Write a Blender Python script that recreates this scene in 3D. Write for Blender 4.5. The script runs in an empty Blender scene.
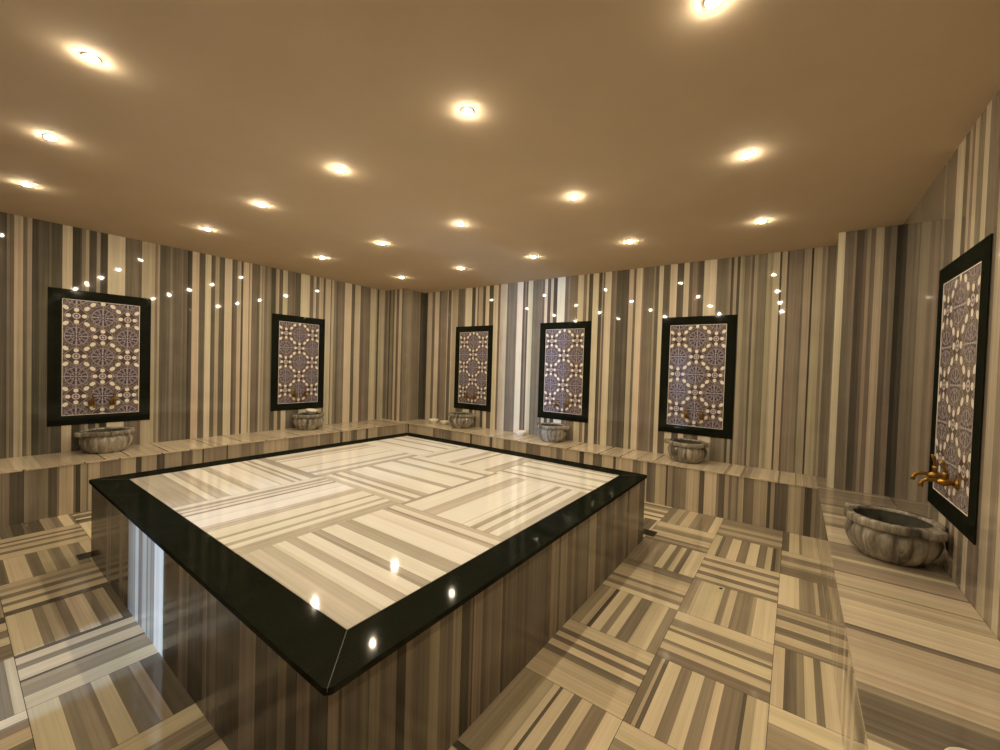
import bpy, math, random
from mathutils import Vector, Matrix
PI = math.pi
scene = bpy.context.scene
COL = scene.collection

# ------------------------------------------------------------------ room numbers (metres)
W, H = 6.5016, 2.687            # room width, ceiling height
YF = -6.6                       # wall behind the camera
CA, CB = 0.4795, 0.4815         # corner pillar on the left
WC, CD = 6.0981, 0.4287         # corner pillar on the right
HB = 0.45                       # bench height
DL, DB, DR = 0.650, 0.5091, 0.4601   # bench depths
PX0, PX1, PY0, PY1, HP = 1.869, 4.8608, -4.4416, -1.5358, 0.5533
BW, OV = 0.1788, 0.015
BX0, BX1, BY0, BY1 = PX0 + OV, PX1 - OV, PY0 + OV, PY1 - OV
YL = -4.86                      # where the left bench ends
DOOR0, DOOR1, DOORH = 3.19, 3.56, 1.90   # doorway in the wall behind the viewer

# stripes of the slabs: (where the stripe ends, how light the stone looks, lighting included, 0..10)
S = {}
S['back'] = [(0.554,2),(0.671,7),(0.735,4),(0.837,8),(0.887,4),(1.028,5),(1.047,7),(1.119,3.5),(1.143,7),(1.273,6.5),(1.423,4),(1.441,7),(1.569,8.5),(1.642,3),(1.685,8),(1.711,4),(1.797,6.5),(1.85,3),(1.923,8),(2.006,3.5),(2.097,8),(2.137,4),(2.265,7),(2.362,4),(2.448,4.5),(2.55,9),(2.542,8.5),(2.588,3.5),(2.61,5),(2.639,3.5),(2.718,8),(2.82,4),(2.881,4.5),(2.916,4),(2.962,8),(3.013,3),(3.056,7),(3.117,2.5),(3.236,9),(3.287,4.5),(3.311,5.5),(3.428,4.5),(3.512,7.5),(3.557,4.5),(3.587,7.5),(3.642,3),(3.723,8),(3.769,3),(3.784,6),(3.809,4),(3.894,8),(3.965,4.5),(4.12,3),(4.179,7),(4.208,4),(4.282,8),(4.301,5),(4.42,4.5),(4.438,5.5),(4.481,4),(4.529,8),(4.606,3.5),(4.682,8),(4.756,3.5),(4.813,8),(4.852,4),(4.901,5),(4.966,3.5),(5.093,8.3),(5.204,4.5),(5.234,5.5),(5.259,3),(5.289,6),(5.317,3),(5.343,6),(5.362,5.5),(5.425,5),(5.446,3.5),(5.477,6),(5.56,4.5),(5.583,6.5),(5.597,6),(5.61,5.5),(5.669,7),(5.686,2.5),(5.73,6.5),(5.748,3.5),(5.851,4.8),(5.868,4),(5.926,6),(5.942,2),(6.004,6.5),(5.934,2.5),(6.007,6.5),(6.031,5),(6.047,6),(6.103,4),(6.122,3.5)]
S['colR'] = [(6.145,8),(6.207,4),(6.221,5),(6.269,3),(6.289,4),(6.312,5.5),(6.342,4.5),(6.394,7),(6.433,3.5),(6.471,4.5),(6.503,1.5)]
S['right'] = [(-0.642,2.5),(-0.93,4),(-1.028,4.5),(-1.61,4),(-1.664,5),(-1.825,4),(-1.95,7.5),(-2.017,3.5),(-2.058,6),(-2.097,4),(-2.15,6.5),(-2.228,4),(-2.289,7),(-2.43,4),(-2.453,6),(-2.52,6.5),(-2.6,5),(-2.66,7),(-2.74,4.5),(-2.85,6),(-2.95,5)]
S['left'] = [(-4.735,3),(-4.696,3),(-4.678,4.5),(-4.653,3.5),(-4.6,6.5),(-4.574,4),(-4.545,5.5),(-4.499,2.5),(-4.483,3.5),(-4.435,3),(-4.422,4),(-4.349,3),(-4.281,7.2),(-4.226,2),(-4.215,3),(-4.189,4.5),(-4.163,6),(-4.109,2.5),(-4.082,6),(-4.024,2.5),(-3.889,7.8),(-3.751,4),(-3.688,6.5),(-3.638,6.8),(-3.616,4.5),(-3.596,6),(-3.501,3.5),(-3.477,5),(-3.452,3.5),(-3.398,4),(-3.337,4),(-3.291,2.5),(-3.222,7.5),(-3.159,3.5),(-3.098,8),(-3.054,4),(-3.011,6.5),(-2.951,3.5),(-2.869,8),(-2.839,3.5),(-2.809,4.5),(-2.764,7),(-2.739,3),(-2.673,8),(-2.66,5),(-2.635,7.5),(-2.538,4),(-2.511,6.5),(-2.498,5),(-2.478,6),(-2.444,4.5),(-2.39,5),(-2.328,3),(-2.285,6.5),(-2.235,3.5),(-2.17,7.5),(-2.059,4),(-1.983,3.5),(-1.847,8),(-1.791,4),(-1.75,7.5),(-1.7,4.5),(-1.633,7),(-1.599,4),(-1.513,7.5),(-1.495,4),(-1.457,7),(-1.416,5),(-1.38,4),(-1.27,4.5),(-1.147,8),(-1.09,3.5),(-0.981,7.5),(-0.931,4),(-0.788,4.5),(-0.678,7.5),(-0.65,6),(-0.613,3),(-0.496,7)]
S['colL1'] = [(0.059,4),(0.107,5),(0.144,3),(0.209,5),(0.246,4),(0.301,7),(0.364,4),(0.435,7.5),(0.497,4)]
S['colL2'] = [(-0.413,5),(-0.383,5.5),(-0.29,5.5),(-0.21,4.5),(-0.105,5),(-0.064,2.5),(0.019,3),(0.056,3.5)]
S['faceA'] = [(2.114,3),(2.315,3),(2.439,4.5),(2.649,3),(2.72,4.5),(2.789,4),(2.839,3),(2.982,5),(3.042,7),(3.115,4.5),(3.185,6.5),(3.212,5),(3.252,6.5),(3.316,5),(3.455,8.5),(3.668,3),(3.708,5),(3.785,4.5),(3.95,2.5),(3.991,4.5),(4.021,3.5),(4.08,4.5),(4.29,3),(4.413,5),(4.496,2.8),(4.523,3.5),(4.568,2.8),(4.617,4.5),(4.682,2.5),(4.752,4.8),(4.838,2.5)]
S['faceB'] = [(-4.394,4.5),(-4.385,3),(-4.292,4),(-4.256,4.8),(-4.238,4),(-4.19,4.2),(-4.152,2),(-4.118,5),(-4.042,4.5),(-3.996,6),(-3.952,4.5),(-3.925,4),(-3.877,6),(-3.826,3),(-3.813,4.5),(-3.804,3),(-3.75,5),(-3.721,4.2),(-3.672,4.5),(-3.609,5),(-3.588,3),(-3.571,4),(-3.497,4.2),(-3.171,4),(-3.088,5.5),(-3.066,4),(-2.985,5.8),(-2.931,4),(-2.883,5),(-2.834,4),(-2.711,5),(-2.692,4),(-2.577,6),(-2.495,4),(-2.42,5),(-2.259,4),(-2.198,5),(-2.069,4),(-1.986,5),(-1.944,3.5),(-1.7,5.5),(-1.532,2.8)]
S['bbf'] = [(0.687,6),(0.721,3),(0.922,6),(1.273,6.5),(1.319,4),(1.47,5),(1.674,4.5),(1.871,6),(2.034,6.5),(2.073,3),(2.255,6),(2.394,7),(2.443,3),(2.636,7),(2.753,4.5),(2.999,6.5),(3.219,4.5),(3.445,6),(3.535,4.5),(3.659,6.5),(3.763,6.5),(3.822,2.5),(3.938,7),(4.05,4),(4.183,7),(4.214,3),(4.407,7),(4.493,4.5),(4.521,6),(4.563,7),(4.614,3.5),(4.656,4.5),(4.763,6.5),(4.781,2.5),(4.829,5.5),(4.853,4),(4.965,4.8),(5.031,7),(5.087,6.5),(5.133,3.3),(5.241,7.5),(5.263,5),(5.315,3.5),(5.35,6),(5.375,4),(5.417,5.5),(5.43,4),(5.438,6),(5.475,6.5),(5.531,4),(5.558,4.5),(5.581,6),(5.665,6.2),(5.692,2.5),(5.722,5.5),(5.752,3),(5.816,3.5),(5.828,4.5),(5.915,6.5),(5.943,5),(5.995,2.2),(6.026,5),(6.077,4.5)]
S['lbf'] = [(-4.753,4.5),(-4.719,4.7),(-4.677,3),(-4.638,2.7),(-4.605,5),(-4.551,4.5),(-4.503,5),(-4.45,3),(-4.436,4.5),(-4.351,6.8),(-4.336,4),(-4.306,2.2),(-4.267,5.8),(-4.256,4.5),(-4.18,6.5),(-4.035,4.5),(-3.925,6.5),(-3.882,2.8),(-3.764,6),(-3.7,3),(-3.593,5.5),(-3.559,6),(-3.461,3.8),(-3.373,6.5),(-3.358,2.5),(-3.268,5.5),(-3.142,5),(-3.126,3),(-2.994,6),(-2.743,5),(-2.583,6.5),(-2.447,6.5),(-2.248,5),(-2.048,5.5),(-2.024,6.5),(-1.823,4.5),(-1.718,6),(-1.678,3),(-1.541,6.5),(-1.442,4),(-1.295,6.5),(-1.25,3),(-1.08,6.5),(-0.985,5),(-0.717,5.5),(-0.504,6)]
S['rbt'] = [(-1.018,5),(-1.064,4),(-1.25,5.5),(-1.316,4.5),(-1.381,7),(-1.538,6),(-1.617,4.5),(-1.785,7),(-1.929,7),(-2.163,5),(-2.199,7.5),(-2.362,5.5),(-2.381,4),(-2.535,6.8),(-2.551,5),(-2.686,6.5),(-2.759,7.5),(-2.917,7),(-2.956,4),(-3.299,6.5),(-3.34,5),(-3.535,3.8)]
# ------------------------------------------------------------------ node helpers
def new_mat(name):
    m = bpy.data.materials.new(name); m.use_nodes = True
    nt = m.node_tree; nt.nodes.clear()
    out = nt.nodes.new('ShaderNodeOutputMaterial')
    b = nt.nodes.new('ShaderNodeBsdfPrincipled')
    nt.links.new(b.outputs[0], out.inputs[0])
    return m, nt, b

class N:
    """a tiny arithmetic wrapper round Math nodes"""
    def __init__(self, nt, s): self.nt, self.s = nt, s
    def _op(self, op, *a):
        n = self.nt.nodes.new('ShaderNodeMath'); n.operation = op
        for i, v in enumerate((self,) + a):
            if isinstance(v, N): self.nt.links.new(v.s, n.inputs[i])
            else: n.inputs[i].default_value = v
        return N(self.nt, n.outputs[0])
    def __add__(self, o): return self._op('ADD', o)
    def __sub__(self, o): return self._op('SUBTRACT', o)
    def __mul__(self, o): return self._op('MULTIPLY', o)
    def __truediv__(self, o): return self._op('DIVIDE', o)
    def f(self, op, *a): return self._op(op, *a)
    def inside(self, lim, soft):          # 1 where value < lim
        n = self.nt.nodes.new('ShaderNodeMapRange'); n.interpolation_type = 'SMOOTHSTEP'
        self.nt.links.new(self.s, n.inputs[0])
        n.inputs[1].default_value = lim - soft; n.inputs[2].default_value = lim + soft
        n.inputs[3].default_value = 1; n.inputs[4].default_value = 0
        return N(self.nt, n.outputs[0])

def ramp(nt, fac, stops, interp='LINEAR'):
    r = nt.nodes.new('ShaderNodeValToRGB'); e = r.color_ramp.elements
    r.color_ramp.interpolation = interp
    while len(e) < len(stops): e.new(0.5)
    for k, (p, c) in enumerate(stops):
        e[k].position = p; e[k].color = (c[0], c[1], c[2], 1)
    nt.links.new(fac, r.inputs[0]); return r.outputs[0]

def noise(nt, vec, scale, detail=3, rough=.55, dist=0):
    n = nt.nodes.new('ShaderNodeTexNoise'); n.inputs['Scale'].default_value = scale
    n.inputs['Detail'].default_value = detail; n.inputs['Roughness'].default_value = rough
    n.inputs['Distortion'].default_value = dist
    nt.links.new(vec, n.inputs['Vector']); return N(nt, n.outputs[0])

STONE = [(0.0, (.016, .016, .011)), (.2, (.064, .060, .046)), (.32, (.122, .106, .084)), (.42, (.200, .170, .133)),
         (.52, (.300, .255, .195)), (.65, (.470, .405, .300)), (.8, (.690, .610, .460)), (.9, (.80, .73, .58)), (1.0, (.87, .81, .68))]

def marble(name, rough, tint=(1, 1, 1), streak=.13, hv=1.0):
    m, nt, b = new_mat(name)
    at = nt.nodes.new('ShaderNodeAttribute'); at.attribute_name = 'tone'
    uv = nt.nodes.new('ShaderNodeUVMap'); uv.uv_map = 'stripe'
    def mapped(sx, sy):
        mp = nt.nodes.new('ShaderNodeMapping'); mp.inputs['Scale'].default_value = (sx, sy, 1)
        nt.links.new(uv.outputs[0], mp.inputs[0]); return mp.outputs[0]
    fine = noise(nt, mapped(70, .9), 1.0, 5, .68, .35)
    broad = noise(nt, mapped(14, .5), 1.0, 2, .5)
    cloud = noise(nt, mapped(5, 4), 1.0, 3, .5)
    t = N(nt, at.outputs['Fac']) * .1
    t = t + (fine - .5) * (streak * 2.2) + (broad - .5) * streak + (cloud - .5) * (streak * .7)
    col = ramp(nt, t.s, STONE)
    # warm and greenish-grey drift from slab to slab
    hue = noise(nt, mapped(7, .35), 1.0, 1)
    mx = nt.nodes.new('ShaderNodeMixRGB'); mx.blend_type = 'MULTIPLY'; mx.inputs[0].default_value = 1
    nt.links.new(col, mx.inputs[1])
    nt.links.new(ramp(nt, hue.s, [(p, tuple((1 + (a - 1) * hv) * b for a, b in zip(c, tint))) for p, c in ((.3, (.95, 1.0, .90)), (.5, (1, 1, 1)), (.7, (1.03, .95, .95)))]), mx.inputs[2])
    nt.links.new(mx.outputs[0], b.inputs['Base Color'])
    rr = cloud * .04 + (rough - .02)
    nt.links.new(rr.s, b.inputs['Roughness'])
    b.inputs['IOR'].default_value = 1.5
    return m

def plain(name, col, rough, metal=0.0, var=0.0, scale=20):
    m, nt, b = new_mat(name)
    b.inputs['Roughness'].default_value = rough; b.inputs['Metallic'].default_value = metal
    tc = nt.nodes.new('ShaderNodeTexCoord')
    v = noise(nt, tc.outputs['Object'], scale, 3)
    lo = [c * (1 - var) for c in col]; hi = [min(1, c * (1 + var)) for c in col]
    nt.links.new(ramp(nt, v.s, [(.3, lo), (.7, hi)]), b.inputs['Base Color'])
    return m

M = {}
M['wall'] = marble('polished_wall_marble', .035)
M['floor'] = marble('polished_floor_marble', .06, (1.12, 1.09, .98), .095, .55)
M['bench'] = marble('polished_bench_marble', .08, (1.04, 1.01, .97), .11, .55)
M['platform'] = marble('polished_platform_marble', .06, (.92, .975, 1.10), .10, .3)
M['side'] = marble('honed_platform_side_marble', .16)
M['side'].node_tree.nodes['Principled BSDF'].inputs['Specular IOR Level'].default_value = .22
M['ceiling'] = plain('tan_painted_ceiling', (.66, .54, .39), .85, 0, .02, 3)
M['ceiling'].node_tree.nodes['Principled BSDF'].inputs['Specular IOR Level'].default_value = .12
M['bowl'] = plain('white_glazed_bowl', (.86, .80, .68), .25, 0, .03)
M['trim'] = plain('lamp_trim_white', (.85, .80, .70), .35, 0, .03)
M['brass'] = plain('aged_brass', (.34, .19, .04), .28, 1.0, .25, 60)
M['frame_wood'] = plain('dark_door_frame', (.03, .025, .02), .35, 0, .2)
M['chip'] = plain('dark_chip', (.02, .018, .014), .6, 0, .2)
M['grout'] = plain('grey_joint_filler', (.09, .085, .07), .6, 0, .1)
M['drain'] = plain('black_drain_stone', (.006, .007, .006), .25, 0, .2)

def granite():
    m = bpy.data.materials.new('black_granite'); m.use_nodes = True
    nt = m.node_tree; nt.nodes.clear()
    o = nt.nodes.new('ShaderNodeOutputMaterial'); mix = nt.nodes.new('ShaderNodeMixShader')
    d = nt.nodes.new('ShaderNodeBsdfDiffuse'); g = nt.nodes.new('ShaderNodeBsdfGlossy')
    tc = nt.nodes.new('ShaderNodeTexCoord')
    sp = noise(nt, tc.outputs['Object'], 130, 2, .6)
    cl = noise(nt, tc.outputs['Object'], 9, 4, .6)
    t = sp * .6 + cl * .4
    nt.links.new(ramp(nt, t.s, [(.35, (.0058, .0074, .0046)), (.60, (.0105, .0122, .008)), (.72, (.035, .036, .026))]), d.inputs[0])
    rr = cl * .05 + .03
    nt.links.new(rr.s, g.inputs['Roughness']); g.inputs[0].default_value = (1, 1, .95, 1)
    mix.inputs[0].default_value = .018          # weakly polished
    nt.links.new(d.outputs[0], mix.inputs[1]); nt.links.new(g.outputs[0], mix.inputs[2]); nt.links.new(mix.outputs[0], o.inputs[0])
    return m
M['granite'] = granite()

def basin_stone():
    m, nt, b = new_mat('veined_grey_basin_marble')
    tc = nt.nodes.new('ShaderNodeTexCoord')
    oi = nt.nodes.new('ShaderNodeObjectInfo')
    mp = nt.nodes.new('ShaderNodeMapping'); nt.links.new(tc.outputs['Object'], mp.inputs[0])
    mp.inputs['Scale'].default_value = (1, .6, .16)
    rnd = N(nt, oi.outputs['Random']) * 40
    cx = nt.nodes.new('ShaderNodeCombineXYZ'); nt.links.new(rnd.s, cx.inputs[0]); nt.links.new(rnd.s, cx.inputs[1])
    nt.links.new(cx.outputs[0], mp.inputs['Location'])
    a = noise(nt, mp.outputs[0], 13, 5, .62, .8)
    c = noise(nt, mp.outputs[0], 34, 3, .6, .4)
    t = a * .72 + c * .28
    nt.links.new(ramp(nt, t.s, [(.30, (.030, .028, .022)), (.42, (.125, .112, .088)), (.50, (.27, .24, .19)), (.58, (.40, .36, .29)), (.70, (.62, .57, .46))]), b.inputs['Base Color'])
    b.inputs['Roughness'].default_value = .14
    return m
M['basin'] = basin_stone()
M['basin_inside'] = plain('dark_inner_marble', (.055, .055, .042), .12, 0, .45, 14)  # darker mottled tone for the inside of each basin

def lens():
    m, nt, b = new_mat('lamp_lens')
    b.inputs['Base Color'].default_value = (1, .95, .85, 1)
    b.inputs['Emission Color'].default_value = (1.0, .84, .61, 1)
    b.inputs['Emission Strength'].default_value = LAMP
    return m
LAMP = 1500.0
DAY = 4600.0
M['lens'] = lens()

def daylit():
    m, nt, b = new_mat('daylight_in_window')
    b.inputs['Base Color'].default_value = (.5, .6, .7, 1)
    b.inputs['Emission Color'].default_value = (.40, .61, 1.0, 1)
    b.inputs['Emission Strength'].default_value = DAY
    return m
M['daylit'] = daylit()
M['passage'] = plain('grey_passage_plaster', (.25, .25, .26), .8, 0, .05)

def tilework():
    """glazed tiles: wheels and four-petal flowers alternating on a 0.193 x 0.202 m grid"""
    m, nt, b = new_mat('painted_glazed_tiles')
    uv = nt.nodes.new('ShaderNodeUVMap'); uv.uv_map = 'stripe'
    sx = nt.nodes.new('ShaderNodeSeparateXYZ'); nt.links.new(uv.outputs[0], sx.inputs[0])
    # u, v in units of one cell, (0,0) at the middle wheel
    U, V = N(nt, sx.outputs[0]), N(nt, sx.outputs[1])
    iu, iv = U.f('ROUND'), V.f('ROUND')
    x, y = U - iu, V - iv
    par = (iu + iv).f('PINGPONG', 1.0)            # 0 wheel, 1 flower at this cell's middle
    par = par.inside(.5, .05); fl = par * -1 + 1; wh = par
    r = (x * x + y * y).f('SQRT'); th = y.f('ARCTAN2', x)
    def lobes(n, ph=0.0): return (th * n + ph).f('COSINE')
    def band(v, c, w): return (v - c).f('ABSOLUTE').inside(w, w * .5)
    ax, ay = x.f('ABSOLUTE'), y.f('ABSOLUTE')
    mxx, mnn = ax.f('MAXIMUM', ay), ax.f('MINIMUM', ay)
    # --- flower: middle disc, four tulips on the axes, four drops on the diagonals
    def blob(u0, v0, au, av, u=mxx, v=mnn):
        q = ((u - u0) / au).f('POWER', 2) + ((v - v0) / av).f('POWER', 2)
        return q.inside(1.0, .28)
    tulip = blob(.285, 0, .085, .095)
    tulip = tulip.f('MAXIMUM', blob(.335, .035, .05, .05))
    dg = (ax + ay) * .7071; dp = (ax - ay).f('ABSOLUTE') * .7071
    drop = blob(.545, 0, .125, .088, dg, dp)
    f_white = tulip.f('MAXIMUM', drop)
    f_ring = band(r, .125, .025).f('MAXIMUM', blob(0, 0, .05, .05))
    f_line = band(r + lobes(4) * -.03, .40, .012) * .7
    # the same drops reach into the wheel's cells from their corners
    ox, oy = ax * -1 + 1, ay * -1 + 1
    w_dg = ((ax + ay * -1 + 1) * .7071)
    near = mxx * -1 + 1                            # distance to the neighbouring flower along the axis
    q1 = ((near - .545 * .7071) / .098).f('POWER', 2) + ((mnn - .545 * .7071) / .098).f('POWER', 2)
    w_drop = q1.inside(1.0, .3)
    # --- wheel
    rim = band(r + lobes(16) * .014, .425, .016)
    dash = (lobes(12)).f('MULTIPLY', -1).inside(-.30, .35) * band(r, .315, .075)
    core = (lobes(12)).f('MULTIPLY', -1).inside(-.80, .15) * band(r, .315, .060)
    star = (lobes(8)).f('MULTIPLY', -1).inside(-.45, .3) * band(r, .14, .05)
    hub = band(r, .205, .014).f('MAXIMUM', r.inside(.04, .02))
    w_line = (rim * .6).f('MAXIMUM', dash * .85 - core * .85).f('MAXIMUM', star * .75).f('MAXIMUM', hub * .55)
    curl = noise(nt, uv.outputs[0], 13, 2, .5, 1.5)
    curls = band(curl, .5, .03) * .6 * (r * -1 + 1).inside(.57, .05)
    white = (f_white * fl).f('MAXIMUM', w_drop * wh)
    line = (f_ring.f('MAXIMUM', f_line) * fl).f('MAXIMUM', w_line * wh).f('MAXIMUM', curls)
    joint = mnn.inside(.010, .008) * .75 * (mxx * 1).inside(.5, .01)
    blue = (r.inside(.40, .03)) * wh
    var = noise(nt, uv.outputs[0], 1.3, 2)
    def mix(fac, a, c2, bl='MIX'):
        n = nt.nodes.new('ShaderNodeMixRGB'); n.blend_type = bl
        if isinstance(fac, N): nt.links.new(fac.s, n.inputs[0])
        else: n.inputs[0].default_value = fac
        for i, q in ((1, a), (2, c2)):
            if isinstance(q, tuple): n.inputs[i].default_value = q + (1,)
            else: nt.links.new(q, n.inputs[i])
        return n.outputs[0]
    base = ramp(nt, var.s, [(.35, (.085, .056, .050)), (.65, (.100, .068, .072))])
    c = mix(blue * .7, base, (.060, .045, .085))
    c = mix(line, c, (.60, .54, .55))
    c = mix(joint, c, (.56, .50, .50))
    c = mix(white, c, (.88, .82, .70))
    nt.links.new(c, b.inputs['Base Color'])
    b.inputs['Roughness'].default_value = .12
    return m
M['tiles'] = tilework()

# ------------------------------------------------------------------ mesh helpers
class MB:
    """collects faces; every face may carry a stone tone and stripe coordinates"""
    def __init__(self): self.v, self.f, self.t, self.uv, self.sm = [], [], [], [], []
    def quad(self, pts, tone=5.0, uv=None, smooth=False):
        i = len(self.v); self.v += [tuple(p) for p in pts]; self.f.append(tuple(range(i, i + len(pts))))
        self.t.append(tone); self.uv += (uv if uv else [(p[0] + p[1], p[2]) for p in pts]); self.sm.append(smooth)
    def box(self, x0, x1, y0, y1, z0, z1, tone=5.0, skip=''):
        P = lambda a, b, c: ((x0, x1)[a], (y0, y1)[b], (z0, z1)[c])
        F = {'-x': (0,0,0, 0,0,1, 0,1,1, 0,1,0), '+x': (1,0,0, 1,1,0, 1,1,1, 1,0,1), '-y': (0,0,0, 1,0,0, 1,0,1, 0,0,1),
             '+y': (0,1,0, 0,1,1, 1,1,1, 1,1,0), '-z': (0,0,0, 0,1,0, 1,1,0, 1,0,0), '+z': (0,0,1, 1,0,1, 1,1,1, 0,1,1)}
        for k, q in F.items():
            if k in skip.split(): continue
            self.quad([P(*q[3*j:3*j+3]) for j in range(4)], tone)
    def rings(self, rings, closed=True, cap0=False, cap1=False, smooth=True, tone=5.0):
        """a skin over rings of equal length, sharing vertices"""
        n = len(rings[0]); i0 = len(self.v)
        for r in rings: self.v += [tuple(p) for p in r]
        def add(f):
            self.f.append(f); self.t.append(tone); self.sm.append(smooth)
            self.uv += [(self.v[k][0], self.v[k][2]) for k in f]
        for a in range(len(rings) - 1):
            for k in range(n if closed else n - 1):
                k2 = (k + 1) % n
                add((i0 + a*n + k, i0 + a*n + k2, i0 + (a+1)*n + k2, i0 + (a+1)*n + k))
        if cap0: add(tuple(i0 + k for k in range(n))[::-1])
        if cap1: add(tuple(i0 + (len(rings)-1)*n + k for k in range(n)))
    def lathe(self, prof, seg=32, rad=None, axis='z', o=(0, 0, 0), cap0=False, cap1=False):
        R = []
        for (r, h) in prof:
            row = []
            for k in range(seg):
                a = 2 * PI * k / seg; rr = r if rad is None else rad(r, h, a)
                p = (rr * math.cos(a), rr * math.sin(a), h)
                if axis == 'y': p = (p[0], -p[2], p[1])      # grows towards -y
                row.append((p[0] + o[0], p[1] + o[1], p[2] + o[2]))
            R.append(row)
        self.rings(R, True, cap0, cap1)
    def tube(self, path, radii, seg=12):
        pts = [Vector(p) for p in path]; R = []
        for i, p in enumerate(pts):
            d = (pts[min(i+1, len(pts)-1)] - pts[max(i-1, 0)]).normalized()
            s = Vector((1, 0, 0)) if abs(d.x) < .9 else Vector((0, 1, 0))
            a = d.cross(s).normalized(); b2 = d.cross(a)
            R.append([p + (a * math.cos(2*PI*k/seg) + b2 * math.sin(2*PI*k/seg)) * radii[i] for k in range(seg)])
        self.rings(R, True, True, True)
    def strips(self, O, U, V, u0, cuts, v0, v1, rnd=None):
        """stone slab face: stripes along V, cut across U"""
        O, U, V = Vector(O), Vector(U), Vector(V); off = (rnd or R0).uniform(0, 40)
        a = u0; rj = random.Random(int(off * 1000)); cc = []
        for b, t in cuts:
            k = int((b - a) // .022) if t > 2.2 and (b - a) < .6 else 0
            for q in range(k):
                if rj.random() < .75: cc.append((a + (b - a) * (q + rj.uniform(.2, .8)) / max(k, 1), t + rj.uniform(-.38, .32)))
            cc.append((b, t + (rj.uniform(-.3, .3) if k else 0))); a = b
        a = u0
        for b, t in cc:
            P = [O + U*a + V*v0, O + U*b + V*v0, O + U*b + V*v1, O + U*a + V*v1]
            self.quad(P, t, [(a + off, v0), (b + off, v0), (b + off, v1), (a + off, v1)])
            a = b
    def build(self, name, mat, parent=None, bevel=0.0):
        me = bpy.data.meshes.new(name); me.from_pydata(self.v, [], self.f); me.update()
        at = me.attributes.new('tone', 'FLOAT', 'FACE'); at.data.foreach_set('value', self.t)
        ul = me.uv_layers.new(name='stripe'); ul.data.foreach_set('uv', [c for q in self.uv for c in q])
        me.polygons.foreach_set('use_smooth', self.sm)
        me.materials.append(mat)
        o = bpy.data.objects.new(name, me); COL.objects.link(o)
        if parent: o.parent = parent
        if bevel:
            w = o.modifiers.new('weld', 'WELD'); w.merge_threshold = 1e-5
            bv = o.modifiers.new('bevel', 'BEVEL'); bv.width = bevel; bv.segments = 2; bv.limit_method = 'ANGLE'
        return o

R0 = random.Random(7)
def tag(o, label=None, cat=None, group=None, kind=None):
    if label: o['label'] = label
    if cat: o['category'] = cat
    if group: o['group'] = group
    if kind: o['kind'] = kind
    return o
def empty(name, loc, rz=0.0):
    o = bpy.data.objects.new(name, None); COL.objects.link(o); o.empty_display_size = .05
    o.location = loc; o.rotation_euler = (0, 0, rz); return o
def copy_tree(o, parent=None):
    c = o.copy(); COL.objects.link(c)
    if parent: c.parent = parent
    for ch in list(o.children): copy_tree(ch, c)
    return c

def rand_cuts(a, b, rnd, wmin=.02, wmax=.13, lift=0.0):
    out = []; last = 5
    while True:
        k = rnd.random()
        if last > 5.6: t = rnd.choice([3, 3.5, 4, 4.5, 4.5, 5]); w = rnd.uniform(wmin, wmax)
        elif k < .55: t = rnd.choice([6.5, 7, 7.5, 8]); w = rnd.uniform(wmin * 1.3, wmax * .8)
        else: t = rnd.choice([2.6, 3.2, 4, 4.6, 5.2]); w = rnd.uniform(wmin * .6, wmax * .7)
        a2 = a + w
        if a2 >= b - wmin * .6: out.append((b, t + lift)); return out
        out.append((a2, t + lift)); a = a2; last = t

def cuts_between(key, a, b, sign=1, rnd=None, before=True, lift=0.0):
    """measured stripes of S[key] from a to b (in sign direction), random stone beyond what was measured; values returned ascending from a*sign"""
    rnd = rnd or R0; L = [(u * sign, t) for u, t in S[key]]
    if L[0][0] > L[-1][0]:          # listed the other way: each entry is the far end of its stripe
        L = L[::-1]; L = [(L[i + 1][0] if i + 1 < len(L) else None, L[i][1]) for i in range(len(L))]
        first = S[key][-1][0] * sign
        L = [(u if u is not None else b, t) for u, t in L]
        start = first
    else: start = None
    a, b = (a, b)
    out = []; cur = a
    if start is not None and start - a > .12:
        out += rand_cuts(a, start, rnd, lift=lift); cur = start
    for u, t in L:
        u = min(u, b)
        if u > cur + .002: out.append((u, t + lift)); cur = u
    if b - cur > .12: out += rand_cuts(cur, b, rnd, lift=lift)
    elif out: out[-1] = (b, out[-1][1])
    return out

# ------------------------------------------------------------------ setting: walls, floor, ceiling, pillars
X, Y, Z = (1, 0, 0), (0, 1, 0), (0, 0, 1)
T = .15
mb = MB(); mb.strips((0, 0, 0), X, Z, 0, cuts_between('back', 0, W), 0, H); mb.box(-T, W + T, 0, T, 0, H, 4, '-y')
tag(mb.build('wall_back', M['wall']), 'far wall of vertically striped brown and cream marble with three tiled panels', 'wall', kind='structure')

mb = MB()
cl = cuts_between('left', YL - .04, 0)
mb.strips((0, 0, 0), Y, Z, YL - .04, cl, 0, H)
mb.strips((0, 0, 0), Y, Z, YF, rand_cuts(YF, YL - .04, R0), 0, H)
mb.box(-T, 0, YF - T, 0, 0, H, 4, '+x')
tag(mb.build('wall_left', M['wall']), 'left wall of vertically striped marble carrying two tiled panels', 'wall', kind='structure')

mb = MB(); mb.strips((W, 0, 0), (0, -1, 0), Z, 0, cuts_between('right', 0, -YF, -1), 0, H); mb.box(W, W + T, YF - T, 0, 0, H, 4, '-x')
tag(mb.build('wall_right', M['wall']), 'dim right wall of vertically striped marble with one tiled panel', 'wall', kind='structure')

mb = MB()
for a, b, z0, z1 in ((0, DOOR0, 0, H), (DOOR0, DOOR1, DOORH, H), (DOOR1, W, 0, H)):
    mb.strips((0, YF, 0), X, Z, a, rand_cuts(a, b, R0), z0, z1); mb.box(a, b, YF - T, YF, z0, z1, 4, '+y')
tag(mb.build('wall_front', M['wall']), 'striped marble wall behind the viewer', 'wall', kind='structure')

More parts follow.
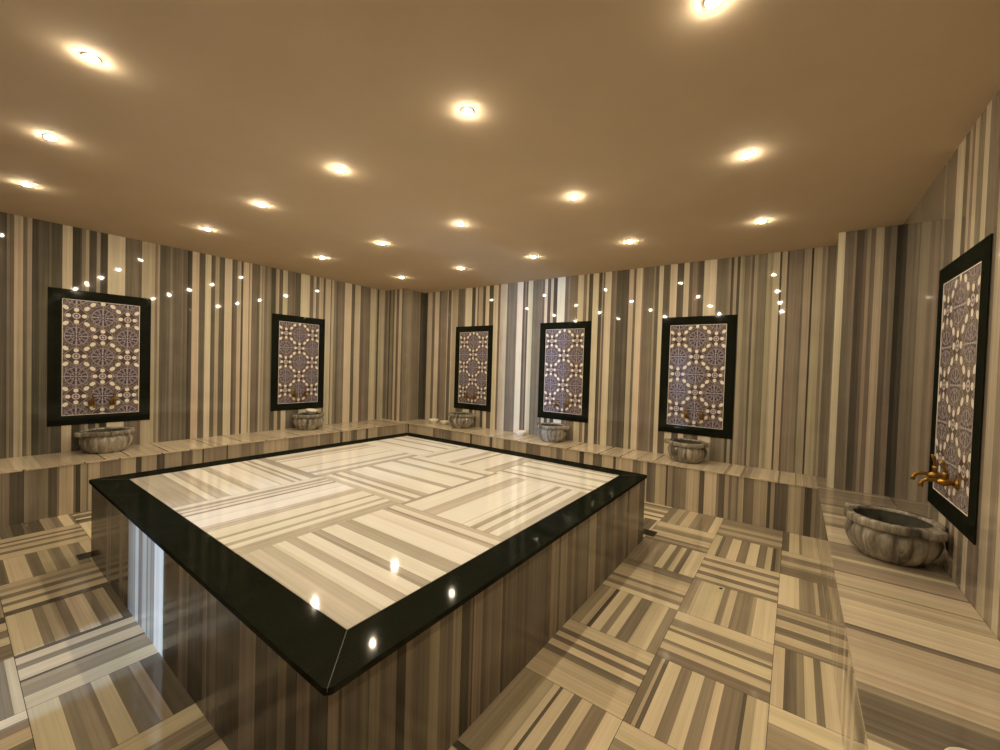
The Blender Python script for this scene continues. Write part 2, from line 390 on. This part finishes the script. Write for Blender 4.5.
mb = MB(); mb.box(-T, W + T, YF - T, T, H, H + .12, 5)
tag(mb.build('ceiling', M['ceiling']), 'flat tan ceiling dotted with recessed lamps', 'ceiling', kind='structure')

mb = MB()
mb.strips((0, -CB, 0), X, Z, 0, cuts_between('colL1', 0, CA), HB, H)
mb.strips((CA, 0, 0), Y, Z, -CB, cuts_between('colL2', -CB, 0), HB, H)
mb.quad([(0, -CB, HB), (0, 0, HB), (CA, 0, HB), (CA, -CB, HB)], 4)
tag(mb.build('pillar', M['wall']), 'square striped marble pillar in the far left corner', 'pillar', kind='structure')
mb = MB()
mb.strips((WC, -CD, 0), X, Z, 0, [(u - WC, t) for u, t in cuts_between('colR', WC, W)], HB, H)
mb.strips((WC, 0, 0), (0, -1, 0), Z, 0, [(.12, 5), (.22, 4), (.35, 6.5), (CD, 8.5)], HB, H)
mb.quad([(WC, -CD, HB), (WC, 0, HB), (W, 0, HB), (W, -CD, HB)], 4)
tag(mb.build('pillar', M['wall']), 'wide striped marble pillar in the far right corner beside a pale edge', 'pillar', kind='structure')

# floor: square striped tiles, the stripes turning from tile to tile
TL = {(0,5): [(.07,4),(.10,6),(.14,3.2),(.26,7.4),(.36,4.6),(.47,7.6),(.57,4.8),(.64,7.2),(.80,4.5),(.83,3),(.90,6),(1,7.2)],
 (0,4): [(.20,7.6),(.36,5.2),(.42,7),(.48,4.2),(.66,7.6),(.72,4.6),(.84,6.8),(1,4.4)],
 (0,3): [(.10,5.2),(.14,6.5),(.40,7.4),(.47,5),(.55,7),(.74,4.9),(.78,6),(1,7.8)],
 (0,2): [(.16,7.5),(.28,4.6),(.42,7.3),(.54,4.6),(.68,7.4),(.80,4.7),(.92,7.2),(1,5)],
 (0,1): [(.12,7),(.17,3.6),(.28,5),(.42,7.8),(.55,4.8),(.69,7.9),(.80,4.4),(.88,6.8),(.93,3),(1,5)],
 (0,0): [(.40,5.2),(.55,6.6),(.70,5),(.85,6.7),(1,5)],
 (-1,0): [(.10,3.6),(.24,7.4),(.28,5),(.50,7),(1,4.5)], (-1,1): [(.22,7.4),(.45,5),(.60,7),(.70,5.4),(1,4.4)],
 (-1,2): [(.23,8),(.40,5.2),(.44,6.5),(.50,4),(1,6)], (-1,3): [(.12,5),(.28,6.4),(.40,4.4),(.58,7),(.74,4.2),(.9,6.6),(1,4.6)],
 (-1,4): [(.10,7),(.20,3.6),(.26,4.8),(.34,7.2),(.40,4.2),(1,7.2)], (-1,5): [(.24,7.8),(.58,5.4),(.70,6.8),(1,5)],
 (1,0): [(.14,4.6),(.28,6.6),(.36,5),(.52,7),(.62,5.2),(.86,5),(1,7.8)], (1,1): [(.26,7.6),(.50,5.2),(.74,6.8),(.82,4.6),(.92,6),(1,4)],
 (1,2): [(.44,4.8),(.55,7.6),(.63,4.4),(.71,7.2),(.79,3.8),(1,7.5)], (1,3): [(.20,4.2),(.30,6.4),(.58,7),(.66,4.2),(.78,6.4),(.88,5),(1,7.4)],
 (1,4): [(.14,5.6),(.22,7),(.27,2.6),(.38,7),(.46,4.8),(.56,7.2),(.70,4.3),(.90,7),(1,5)], (1,5): [(.20,7),(.28,4),(.36,7),(.44,4.2),(.54,7.2),(.64,4.4),(.82,6.4),(1,7)],
 (1,6): [(.35,5.6),(.41,7.2),(.44,3.2),(.55,7.2),(.63,4.4),(.73,7.5),(.86,4.8),(1,7.5)], (0,6): [(.2,7.2),(.35,5),(.5,6.8),(.62,4.5),(.8,7),(1,5)],
 (5,8): [(.06,3),(.20,6.8),(.30,4.8),(.50,7),(.54,3),(.80,5),(1,7)], (4,8): [(.18,7),(.38,4.6),(.50,7.2),(.64,4.2),(.72,5),(.92,2.8),(1,5)],
 (6,8): [(.20,7),(.28,4.4),(.38,5.8),(.46,4.2),(.62,7),(.70,4.5),(.80,6),(.90,2.8),(1,4.6)], (7,8): [(.15,6),(.26,4.8),(.36,6.6),(.48,4),(.62,6.6),(.72,4.2),(.88,7),(1,2.6)],
 (8,8): [(.10,3.6),(.30,6.8),(.42,4),(.52,6.2),(.65,4.4),(.73,6.2),(.86,4.4),(1,7)], (9,8): [(.2,6.6),(.28,3.6),(.4,6.6),(.5,4),(.66,6.5),(.78,4.2),(1,6.4)],
 (3,8): [(.2,7),(.4,5),(.55,3.4),(.75,6.2),(1,4.6)]}
FX0, FX1, FY0, FY1, PT = DL, W - DR, YF, -DB, .48
mb = MB(); mb.box(-T, W + T, YF - T, T, -.12, -.004, 3)
rf = random.Random(21); J = .0011
for i in range(-1, 12):
    for j in range(0, 13):
        x0, x1 = 5.80 - (i + 1) * PT, 5.80 - i * PT; y1, y0 = -.525 - j * PT, -.525 - (j + 1) * PT
        if j == 0: y1 = FY1
        cx0, cx1, cy0, cy1 = max(x0 + J, FX0), min(x1 - J, FX1), max(y0 + J, FY0), min(y1 - J, FY1)
        xs, ys = max(x0, FX0), max(y0, FY0)
        if cx1 <= cx0 or cy1 <= cy0: continue
        fr = TL.get((i, j))
        along_x = (i + j) % 2 == 0
        if fr is None: fr = [(u, t) for u, t in rand_cuts(0, 1, rf, .06, .24)]
        if along_x:
            top_down = i < 3
            c = [((y1 - y0) * u, t) for u, t in fr]
            if top_down: mb.strips((0, y1, 0), (0, -1, 0), X, J, [(min(u, y1 - cy0), t) for u, t in c if True], cx0, cx1, rf)
            else: mb.strips((0, y0, 0), Y, X, cy0 - y0, [(min(max(u, cy0 - y0), cy1 - y0), t) for u, t in c], cx0, cx1, rf)
        else:
            c = [((x1 - x0) * u, t) for u, t in fr]
            mb.strips((x0, 0, 0), X, Y, cx0 - x0, [(min(max(u, cx0 - x0), cx1 - x0), t) for u, t in c], cy0, cy1, rf)
mb.quad([(FX0, FY0, -.0015), (FX1, FY0, -.0015), (FX1, FY1, -.0015), (FX0, FY1, -.0015)], 1.2)
tag(mb.build('floor', M['floor']), 'polished floor of square striped marble tiles laid in turning directions', 'floor', kind='structure')

# doorway in the wall behind the viewer, with a passage and a slit window beyond: its cool daylight falls
# across the room onto the platform's near side and the middle panel
mb = MB()
for a, b in ((DOOR0 - .05, DOOR0), (DOOR1, DOOR1 + .05)): mb.box(a, b, YF - T - .01, YF + .01, 0, DOORH + .05, 4)
mb.box(DOOR0, DOOR1, YF - T - .01, YF + .01, DOORH, DOORH + .05, 4)
dr = mb.build('door_1', M['frame_wood'], bevel=.003)
tag(dr, 'narrow open doorway in the wall behind the viewer', 'door', kind='structure')
YC, C0, C1, CH = -9.75, 2.95, 4.25, 2.4
WX0, WX1, WZ0, WZ1 = 3.64, 3.73, 1.20, 1.60
mb = MB()
mb.box(C0 - .1, C0, YC - .1, YF - T, 0, CH, 4); mb.box(C1, C1 + .1, YC - .1, YF - T, 0, CH, 4)
mb.box(C0, WX0, YC - .1, YC, 0, CH, 4); mb.box(WX1, C1, YC - .1, YC, 0, CH, 4)
mb.box(WX0, WX1, YC - .1, YC, 0, WZ0, 4); mb.box(WX0, WX1, YC - .1, YC, WZ1, CH, 4)
mb.box(C0 - .1, C1 + .1, YC - .1, YF - T, CH, CH + .1, 4); mb.box(C0 - .1, C1 + .1, YC - .1, YF - T, -.12, 0, 4)
tag(mb.build('wall_passage', M['passage']), 'plain walls of the passage behind the doorway', 'wall', kind='structure')
mb = MB(); mb.box(WX0, WX1, YC - .06, YC - .05, WZ0, WZ1)
tag(mb.build('window_1', M['daylit']), 'slit window full of daylight at the end of the passage', 'window', kind='structure')

# ------------------------------------------------------------------ benches
SL, NO = .013, .008
def joint_cuts(a, b, rnd, lo=.16, hi=.42):
    out = []
    while True:
        w = rnd.uniform(lo, hi); e = min(a + w, b); t = rnd.choice([6.6, 7.2, 7.5, 7.8])
        if b - e < lo: e = b
        k = e - a
        out.append((a + k * rnd.uniform(.3, .6), t)); out.append((e - .012, t + rnd.uniform(-.8, .4)))
        if rnd.random() < .65: out.append((e, 3.2))
        else: out[-1] = (e, out[-1][1])
        a = e
        if e >= b: return out
rb = random.Random(5)
# left
left = empty('wall_bench', (0, 0, 0)); tag(left, 'low striped marble bench running along the left wall', 'bench')
mb = MB(); mb.strips((DL, 0, 0), Y, Z, YL, cuts_between('lbf', YL, -DB), 0, HB - SL); mb.box(.004, DL, YL, -.004, 0.0005, HB - SL, 5, '+x')
mb.build('front_panel', M['bench'], left)
mb = MB(); mb.strips((0, 0, HB), Y, X, YL, joint_cuts(YL, -.002, rb), .002, DL + NO)
mb.strips((DL + NO, 0, 0), Y, Z, YL, joint_cuts(YL, -DB, rb), HB - SL, HB); mb.box(.002, DL + NO, YL, -.002, HB - SL, HB, 6, '+z +x')
mb.build('seat_slab', M['bench'], left)
# back
back = empty('wall_bench', (0, 0, 0)); tag(back, 'low striped marble bench running along the far wall', 'bench')
mb = MB(); mb.strips((0, -DB, 0), X, Z, DL, cuts_between('bbf', DL, W - DR), 0, HB - SL); mb.box(DL + .001, W - DR, -DB, -.004, 0.0005, HB - SL, 5, '-y')
mb.build('front_panel', M['bench'], back)
BT = [(u, t) for u, t in joint_cuts(DL + NO, 3.35, rb)]
for u, t in ((3.60, 6.6), (3.62, 3), (4.0, 6.8), (4.02, 3.2), (4.26, 6.3), (4.275, 3), (4.45, 6.7), (4.46, 3.5), (4.62, 6.4), (4.63, 3.6), (5.12, 6.3), (5.3, 6.9), (5.33, 5), (5.44, 7), (5.46, 4.4), (5.52, 5.2), (5.74, 6.8), (5.755, 4), (5.87, 6.6), (5.88, 4.6), (5.92, 6), (5.925, 7.5), (W - DR - NO, 5.4)): BT.append((u, t + .7))
mb = MB(); mb.strips((0, 0, HB), X, Y, DL + NO, BT, -DB - NO, -.002)
mb.strips((0, -DB - NO, 0), X, Z, DL + NO, BT, HB - SL, HB); mb.box(DL + NO, W - DR - NO, -DB - NO, -.002, HB - SL, HB, 6, '+z -y')
mb.build('seat_slab', M['bench'], back)
# right
right = empty('wall_bench', (0, 0, 0)); tag(right, 'low striped marble bench running along the right wall', 'bench')
mb = MB(); mb.strips((W - DR, 0, 0), (0, -1, 0), Z, DB, rand_cuts(DB, -YF - .002, rb), 0, HB - SL); mb.box(W - DR, W - .004, YF + .002, -.004, 0.0005, HB - SL, 5, '-x')
mb.build('front_panel', M['bench'], right)
RT = cuts_between('rbt', CD, -YF - .002, -1)
RT = [(.50, 5.2), (.512, 7.6)] + [(u, t) for u, t in RT if u > .52]
mb = MB(); mb.strips((0, 0, HB), (0, -1, 0), X, .002, RT, W - DR - NO, W - .002)
mb.strips((W - DR - NO, 0, 0), (0, -1, 0), Z, DB, [(u, t) for u, t in RT if u > DB + .01], HB - SL, HB); mb.box(W - DR - NO, W - .002, YF + .002, -.002, HB - SL, HB, 6, '+z -x')
mb.build('seat_slab', M['bench'], right)

# ------------------------------------------------------------------ heated platform
plat = empty('heated_platform', ((PX0 + PX1) / 2, (PY0 + PY1) / 2, 0))
tag(plat, 'large square massage platform with striped marble top and black granite border', 'platform')
def at_plat(o):
    o.location = (-plat.location.x, -plat.location.y, 0); return o
BT_ = .022
def base_panel(fn):
    mb = MB(); fn(mb); return at_plat(mb.build('side_panel', M['side'], plat))
SIDE_DIM = -.2  # dim light on the platform sides is put into their stripe tones
base_panel(lambda m: (m.strips((0, BY0, 0), X, Z, BX0, cuts_between('faceA', BX0, BX1, lift=SIDE_DIM), 0, HP - BT_), m.box(BX0 + .0006, BX1 - .0006, BY0, BY0 + .02, 0.0005, HP - BT_, 4, '-y')))
base_panel(lambda m: (m.strips((BX1, 0, 0), Y, Z, BY0, cuts_between('faceB', BY0, BY1, lift=SIDE_DIM), 0, HP - BT_), m.box(BX1 - .02, BX1, BY0 + .021, BY1 - .0006, 0.0005, HP - BT_, 4, '+x')))
base_panel(lambda m: (m.strips((0, BY1, 0), X, Z, BX0, rand_cuts(BX0, BX1 - .021, R0), 0, HP - BT_), m.box(BX0 + .0006, BX1 - .021, BY1 - .02, BY1, 0.0005, HP - BT_, 4, '+y')))
base_panel(lambda m: (m.strips((BX0, 0, 0), Y, Z, BY0 + .021, rand_cuts(BY0 + .021, BY1 - .021, R0), 0, HP - BT_), m.box(BX0, BX0 + .02, BY0 + .021, BY1 - .021, 0.0005, HP - BT_, 4, '-x')))
ix0, ix1, iy0, iy1 = PX0 + BW, PX1 - BW, PY0 + BW, PY1 - BW
def border(o0, o1, i1, i0, r=.022):
    """one mitred granite length; its outer corners are rounded off"""
    mb = MB(); z0, z1 = HP - BT_, HP
    u = (Vector(o1) - Vector(o0)).normalized(); n = Vector((-u.y, u.x)); o0, o1 = Vector(o0), Vector(o1); g = .0008
    c0, c1 = o0 + u * r + n * r, o1 - u * r + n * r
    arc = lambda c, s_, k: c + (u * (s_ * math.sin(k)) - n * math.cos(k)) * r
    q = [arc(c0, -1, k) + u * g for k in (PI/4, PI/6, PI/12, 0)] + [arc(c1, 1, k) - u * g for k in (0, PI/12, PI/6, PI/4)]
    q += [Vector(i1) - u * g, Vector(i0) + u * g]
    mb.rings([[(p[0], p[1], z0) for p in q], [(p[0], p[1], z1) for p in q]], True, True, True, smooth=False)
    return at_plat(mb.build('granite_border', M['granite'], plat, bevel=.002))
P4 = [(PX0, PY0), (PX1, PY0), (PX1, PY1), (PX0, PY1)]; I4 = [(ix0, iy0), (ix1, iy0), (ix1, iy1), (ix0, iy1)]
for k in range(4): border(P4[k], P4[(k + 1) % 4], I4[(k + 1) % 4], I4[k])
for (ox, oy), (jx, jy) in zip(P4, I4):            # grey joint between two lengths
    d = (Vector((jx, jy)) - Vector((ox, oy))).normalized(); e = Vector((-d.y, d.x)) * .0011
    p, q = Vector((ox, oy)) + d * .0095, Vector((jx, jy)); lo, hi = HP - .012, HP - .0004
    mb = MB(); c = [p - e, q - e, q + e, p + e]
    mb.rings([[(v.x, v.y, lo) for v in c], [(v.x, v.y, hi) for v in c]], True, True, True, smooth=False)
    at_plat(mb.build('mitre_joint', M['grout'], plat))
# striped top: three by three big squares
xc = [ix0 + .001, 2.945, 3.865, ix1 - .001]; yc = [iy0 + .001, -3.352, -2.355, iy1 - .001]
PT_ = {(0,0): [(.20,6.3),(.25,8.5),(.34,6.6),(.46,8.8),(.53,6.6),(.68,9.2),(.70,7),(.77,8.8),(.80,6),(.83,8.6),(.86,5.8),(.92,8.5),(1,6)],
 (1,0): [(.06,8.5),(.11,6.2),(.14,8.2),(.17,6),(.21,8.6),(.24,5.6),(.34,9),(.36,8.2),(.48,9.2),(.52,7.4),(.58,6.6),(.70,8.8),(.73,6),(.81,8.9),(.85,6.4),(.90,8.6),(1,6.6)],
 (2,0): [(.09,7),(.15,6.6),(.22,8.6),(.28,6.4),(.36,8.8),(.42,6),(.52,8.9),(.62,6.3),(.74,9.2),(.77,8),(.85,9),(.88,6.6),(.90,5.6),(.95,8.6),(1,6.6)],
 (0,1): [(.10,8),(.20,6.6),(.25,8.6),(.29,6.6),(.58,9.2),(.62,7.2),(.80,9),(.86,6.4),(.93,8.6),(1,6.6)],
 (1,1): [(.05,7),(.09,8.6),(.13,6),(.18,8.6),(.25,6.6),(.42,9.2),(.48,6.8),(.68,9.2),(.74,6.6),(.86,8.9),(.91,6),(1,8.6)],
 (2,1): [(.04,6.2),(.24,8.9),(.38,6.8),(.62,9.3),(.64,8),(.70,9),(.75,5.8),(.81,8.6),(.86,6.4),(.93,8.6),(1,6.8)],
 (0,2): [(.3,9),(.36,7),(.6,9.2),(.68,6.6),(.85,9),(.9,6.4),(1,8.6)], (1,2): [(.08,8),(.14,6.6),(.4,9.2),(.5,7),(.56,8.8),(.6,6.4),(.86,9),(1,6.6)],
 (2,2): [(.10,8.6),(.16,6),(.26,8.8),(.30,6.6),(.52,9.2),(.62,6.8),(.80,9),(.86,6.6),(.93,8.6),(1,6.4)]}
mb = MB(); rp = random.Random(3); j2 = .0007
for a in range(3):
    for b in range(3):
        x0, x1, y0, y1 = xc[a] + j2, xc[a+1] - j2, yc[b] + j2, yc[b+1] - j2
        if (a + b) % 2 == 0: mb.strips((0, y0, HP), Y, X, 0, [((y1 - y0) * u, t + .35) for u, t in PT_[(a, b)]], x0, x1, rp)
        else: mb.strips((x0, 0, HP), X, Y, 0, [((x1 - x0) * u, t + .35) for u, t in PT_[(a, b)]], y0, y1, rp)
mb.box(ix0 + .001, ix1 - .001, iy0 + .001, iy1 - .001, HP - BT_, HP - .0012, 5)
at_plat(mb.build('striped_top', M['platform'], plat))

# black stone drain channels in the floor along the platform's two hidden sides
mb = MB(); mb.box(BX0 - .125, BX0 - .008, -4.485, -1.43, -.02, .0025, 1)
tag(mb.build('drain_strip', M['drain'], bevel=.001), 'black drain strip in the floor along the left side of the platform', 'drain')
mb = MB(); mb.box(BX0 - .125, 4.90, -1.425, -1.300, -.02, .0025, 1)
tag(mb.build('drain_strip', M['drain'], bevel=.001), 'black drain strip in the floor behind the platform, ending past its right corner', 'drain')

# ------------------------------------------------------------------ tiled panels
PW, PZ0, PZ1, PB = .775, .716, 2.066, .096
def make_panel():
    root = empty('tiled_panel', (0, 0, 0))       # local: wall at y = 0, panel towards -y, middle at x = 0
    mb = MB(); d = .007
    xs, zs = (-PW/2, PW/2), (PZ0, PZ1)
    o = [(xs[0], zs[0]), (xs[1], zs[0]), (xs[1], zs[1]), (xs[0], zs[1])]
    i = [(xs[0] + PB, zs[0] + PB), (xs[1] - PB, zs[0] + PB), (xs[1] - PB, zs[1] - PB), (xs[0] + PB, zs[1] - PB)]
    ring = lambda q, y: [(p[0], y, p[1]) for p in q]
    mb.rings([ring(o, 0), ring(o, -d), ring(i, -d), ring(i, 0), ring(o, 0)], True, smooth=False)
    mb.build('granite_frame', M['granite'], root, bevel=.002)
    mb = MB(); h = PW/2 - PB; a, b = PZ0 + PB, PZ1 - PB; y = -.004
    u = lambda x, z: (x / .193 + 20, (z - 1.405) / .202 + 20)
    mb.quad([(-h, y, a), (h, y, a), (h, y, b), (-h, y, b)], 5, [u(-h, a), u(h, a), u(h, b), u(-h, b)])
    mb.box(-h, h, y + .001, -.0005, a, b, 5)
    mb.build('tile_field', M['tiles'], root)
    mb = MB(); e = .004                              # pale sealant line where tiles meet the granite
    q = [(-h, a), (h, a), (h, b), (-h, b)]; q2 = [(-h + e, a + e), (h - e, a + e), (h - e, b - e), (-h + e, b - e)]
    mb.rings([ring(q, y), ring(q, y - .002), ring(q2, y - .002), ring(q2, y)], True, smooth=False)
    mb.build('sealant_line', M['trim'], root)
    return root
def make_tap():
    root = empty('brass_tap', (0, 0, 0))
    mb = MB(); mb.lathe([(.0, 0), (.026, 0), (.026, .004), (.020, .010), (.012, .014), (.0, .0142)], 24, axis='y'); mb.build('flange', M['brass'], root)
    mb = MB(); mb.lathe([(.0, .010), (.011, .010), (.012, .022), (.017, .030), (.017, .050), (.012, .058), (.009, .064), (.0, .066)], 20, axis='y'); mb.build('valve_body', M['brass'], root)
    mb = MB(); mb.tube([(0, -.055, 0), (0, -.075, .004), (0, -.095, .003), (0, -.108, -.006), (0, -.114, -.020), (0, -.115, -.032)], [.009, .0085, .008, .008, .0085, .0095], 14); mb.build('spout', M['brass'], root)
    mb = MB(); mb.lathe([(.0, .012), (.010, .012), (.008, .028), (.011, .034), (.011, .040), (.005, .046), (.0, .047)], 18, o=(0, -.040, 0))
    hd = mb.build('handle', M['brass'], root)
    mb = MB(); mb.tube([(0, -.040, .044), (0, -.041, .062), (0, -.045, .082), (0, -.052, .100)], [.0055, .006, .0075, .005], 12)
    mb.tube([(-.026, -.040, .040), (-.012, -.040, .041), (.012, -.040, .041), (.026, -.040, .040)], [.006, .0045, .0045, .006], 12)
    mb.build('lever', M['brass'], hd)
    return root

# ------------------------------------------------------------------ basins
def make_basin():
    root = empty('marble_basin', (0, 0, 0))
    n = 16
    def flute(r, h, a):
        k = max(0.0, min(1.0, (h - .008) / .03)) * max(0.0, min(1.0, (.172 - h) / .03))
        return r * (1 + .12 * k * (abs(math.sin(n * a / 2)) ** .6 - .75))
    mb = MB(); mb.lathe([(.0, 0), (.128, 0), (.140, .006), (.160, .030), (.178, .060), (.190, .092), (.194, .120), (.190, .145), (.180, .165), (.176, .180)], 180, flute)
    mb.build('fluted_body', M['basin'], root)
    def ears(r, h, a):
        k = 0.0
        for c in (0, PI):
            d = (a - c + PI) % (2 * PI) - PI
            k += math.exp(-(d / .25) ** 6)
        return r + (.036 * k if r > .19 else 0.0)
    mb = MB(); mb.lathe([(.176, .176), (.197, .178), (.202, .183), (.202, .214), (.198, .219), (.166, .220), (.161, .217), (.160, .205)], 120, ears)
    mb.build('rim', M['basin'], root)
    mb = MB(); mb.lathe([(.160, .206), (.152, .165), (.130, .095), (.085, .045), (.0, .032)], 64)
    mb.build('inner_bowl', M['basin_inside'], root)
    return root

SPOTS = [  # panel on the left wall: rotation turns the panel's -y towards the room
 ('left', -4.058, 'nearest the viewer on the left wall'),
 ('left', -1.988, 'farther along the left wall'),
 ('back', 1.626, 'nearest the left corner on the far wall'),
 ('back', 3.249, 'in the middle of the far wall'),
 ('back', 4.921, 'nearest the right corner on the far wall'),
 ('right', -2.008, 'on the right wall')]
SAY = ['the left-wall panel nearest the viewer', 'the left-wall panel farther from the viewer', 'the far-wall panel nearest the left corner',
       'the middle panel of the far wall', 'the far-wall panel nearest the right corner', 'the right-wall panel']
panel0, tap0, basin0 = make_panel(), make_tap(), make_basin()
def place(o, side, s, off, dist, z, extra=0.0):
    """off along the wall (to a viewer's right when facing it), dist out from the wall"""
    if side == 'left': o.location = (dist, s + off, z); o.rotation_euler.z = PI/2 + extra
    elif side == 'back': o.location = (s + off, -dist, z); o.rotation_euler.z = extra
    else: o.location = (W - dist, s - off, z); o.rotation_euler.z = -PI/2 + extra
BAS = [(0, 0.0, .205, .25, 1.0), (1, .05, .205, .15, 1.0), (2, -.03, .205, .2, 1.0), (3, -.04, .205, .1, 1.0), (4, -.02, .205, .15, 1.0), (5, -.05, .205, .75, 1.0)]
for k, (side, s, where) in enumerate(SPOTS):
    p = panel0 if k == 0 else copy_tree(panel0)
    place(p, side, s, 0, .0005, 0); tag(p, 'black granite framed panel of patterned tiles ' + where, 'tile panel', 'black framed tile panels on the walls')
    for q, off in ((0, -.08), (1, .078)) if k < 5 else ((0, -.05), (1, .12)):
        t = tap0 if (k == 0 and q == 0) else copy_tree(tap0); t.scale = (1.1, 1.1, 1.1)
        place(t, side, s, off, .0048, .925)
        tag(t, ('left' if q == 0 else 'right') + '-hand brass tap on ' + SAY[k], 'tap', 'brass taps on the tile panels')
    b = basin0 if k == 0 else copy_tree(basin0)
    _, off, dist, extra, sc = BAS[k]
    place(b, side, s, off, dist, HB + .0005, extra); b.scale = (sc, sc, 1.0)
    tag(b, 'fluted grey marble basin below ' + SAY[k], 'basin', 'marble basins on the benches')

# ------------------------------------------------------------------ loose bowls
def bowl_mesh():
    mb = MB(); mb.lathe([(.0, 0), (.036, 0), (.038, .005), (.050, .018), (.060, .034), (.064, .046), (.0625, .047), (.057, .036), (.046, .019), (.030, .010), (.0, .008)], 40)
    return mb
bw = bowl_mesh().build('bowl', M['bowl'])
BOWLS = [((.955, -.185, HB + .0005), (0, 0, 0), 1.3, 'small white bowl on the far bench, alone, left of the corner basin'),
         ((1.19, -.17, HB + .0005), (0, 0, 0), 1.15, 'small white bowl partly hidden behind the far bench basin nearest the left corner'),
         ((2.68, -.155, HB + .0005), (0, 0, 0), 1.35, 'small white bowl on the far bench left of the middle basin'),
         ((.205, -1.90, HB + .212), (.0, .12, .3), 1.35, 'white bowl set in the left-wall basin farther from the viewer'),
         ((6.24, -3.59, HB + .0005), (0, 0, 0), 1.1, 'cream bowl on the right bench at the bottom edge of the view')]
for k, (loc, rot, sc, lab) in enumerate(BOWLS):
    o = bw if k == 0 else copy_tree(bw)
    o.location = loc; o.rotation_euler = rot; o.scale = (sc, sc, sc); tag(o, lab, 'bowl', 'white bathing bowls')

mb = MB(); mb.lathe([(.0, 0), (.009, 0), (.011, .003), (.006, .006), (.0, .007)], 7, lambda r, h, a: r * (1 + .3 * math.sin(2 * a)))
ch = mb.build('stone_chip', M['chip']); ch.location = (5.49, -2.00, .0005)
tag(ch, 'tiny dark chip lying on a pale floor tile right of the platform', 'chip')

# ------------------------------------------------------------------ recessed lamps
def make_lamp():
    root = empty('ceiling_lamp', (0, 0, 0))
    mb = MB(); mb.lathe([(.0225, -.0005), (.024, -.0035), (.028, -.0040), (.032, -.0005), (.0225, -.0005)], 32); mb.build('trim_ring', M['trim'], root)
    mb = MB(); mb.lathe([(.0215, -.0005), (.0215, -.0048), (.0165, -.0088), (.0, -.0102)], 16); mb.build('lens', M['lens'], root)
    return root
lamp0 = make_lamp()
ORD = ['first', 'second', 'third', 'fourth', 'fifth']
ROWS = [(-1.085, 'in the row nearest the far wall'), (-2.325, 'in the second row from far wall'), (-3.515, 'in the third row from far wall'),
        (-4.672, 'in the fourth row from far wall')]
LX = [1.135, 2.280, 3.378, 4.480, 5.570]
for r, (y, say) in enumerate(ROWS):
    for c, x in enumerate(LX):
        o = lamp0 if (r, c) == (0, 0) else copy_tree(lamp0)
        o.location = (x, y, H - .0003)
        tag(o, 'glowing ceiling lamp, ' + ORD[c] + ' from the left wall ' + say, 'ceiling lamp', 'recessed lamps in the ceiling')

# ------------------------------------------------------------------ daylight outside the door, camera
w = bpy.data.worlds.new('outside'); scene.world = w; w.use_nodes = True
bg = w.node_tree.nodes['Background']; bg.inputs[0].default_value = (.62, .76, 1.0, 1); bg.inputs[1].default_value = 1.0

cam = bpy.data.cameras.new('camera'); co = bpy.data.objects.new('camera', cam); COL.objects.link(co)
cam.sensor_fit = 'HORIZONTAL'; cam.sensor_width = 36.0; cam.lens = 406.5089 / 1000 * 36; cam.clip_start = .02
yaw, pitch, roll = -.6289, .0215, .0301
F = Vector((math.sin(yaw) * math.cos(pitch), math.cos(yaw) * math.cos(pitch), -math.sin(pitch)))
Rv = Vector((math.cos(yaw), -math.sin(yaw), 0)); Uv = Rv.cross(F)
R2 = Rv * math.cos(roll) + Uv * math.sin(roll); U2 = Uv * math.cos(roll) - Rv * math.sin(roll)
m = Matrix((R2, U2, -F)).transposed().to_4x4(); m.translation = Vector((5.8404, -5.0455, 1.4323))
co.matrix_world = m
scene.camera = co

scene.view_settings.view_transform = 'Standard'; scene.view_settings.look = 'None'
scene.view_settings.gamma = 1.0; scene.view_settings.use_curve_mapping = False
scene.view_settings.exposure = 0.0
scene.cycles.max_bounces = 10; scene.cycles.diffuse_bounces = 6; scene.cycles.glossy_bounces = 5
scene.cycles.use_denoising = True
scene.cycles.sample_clamp_indirect = 8.0
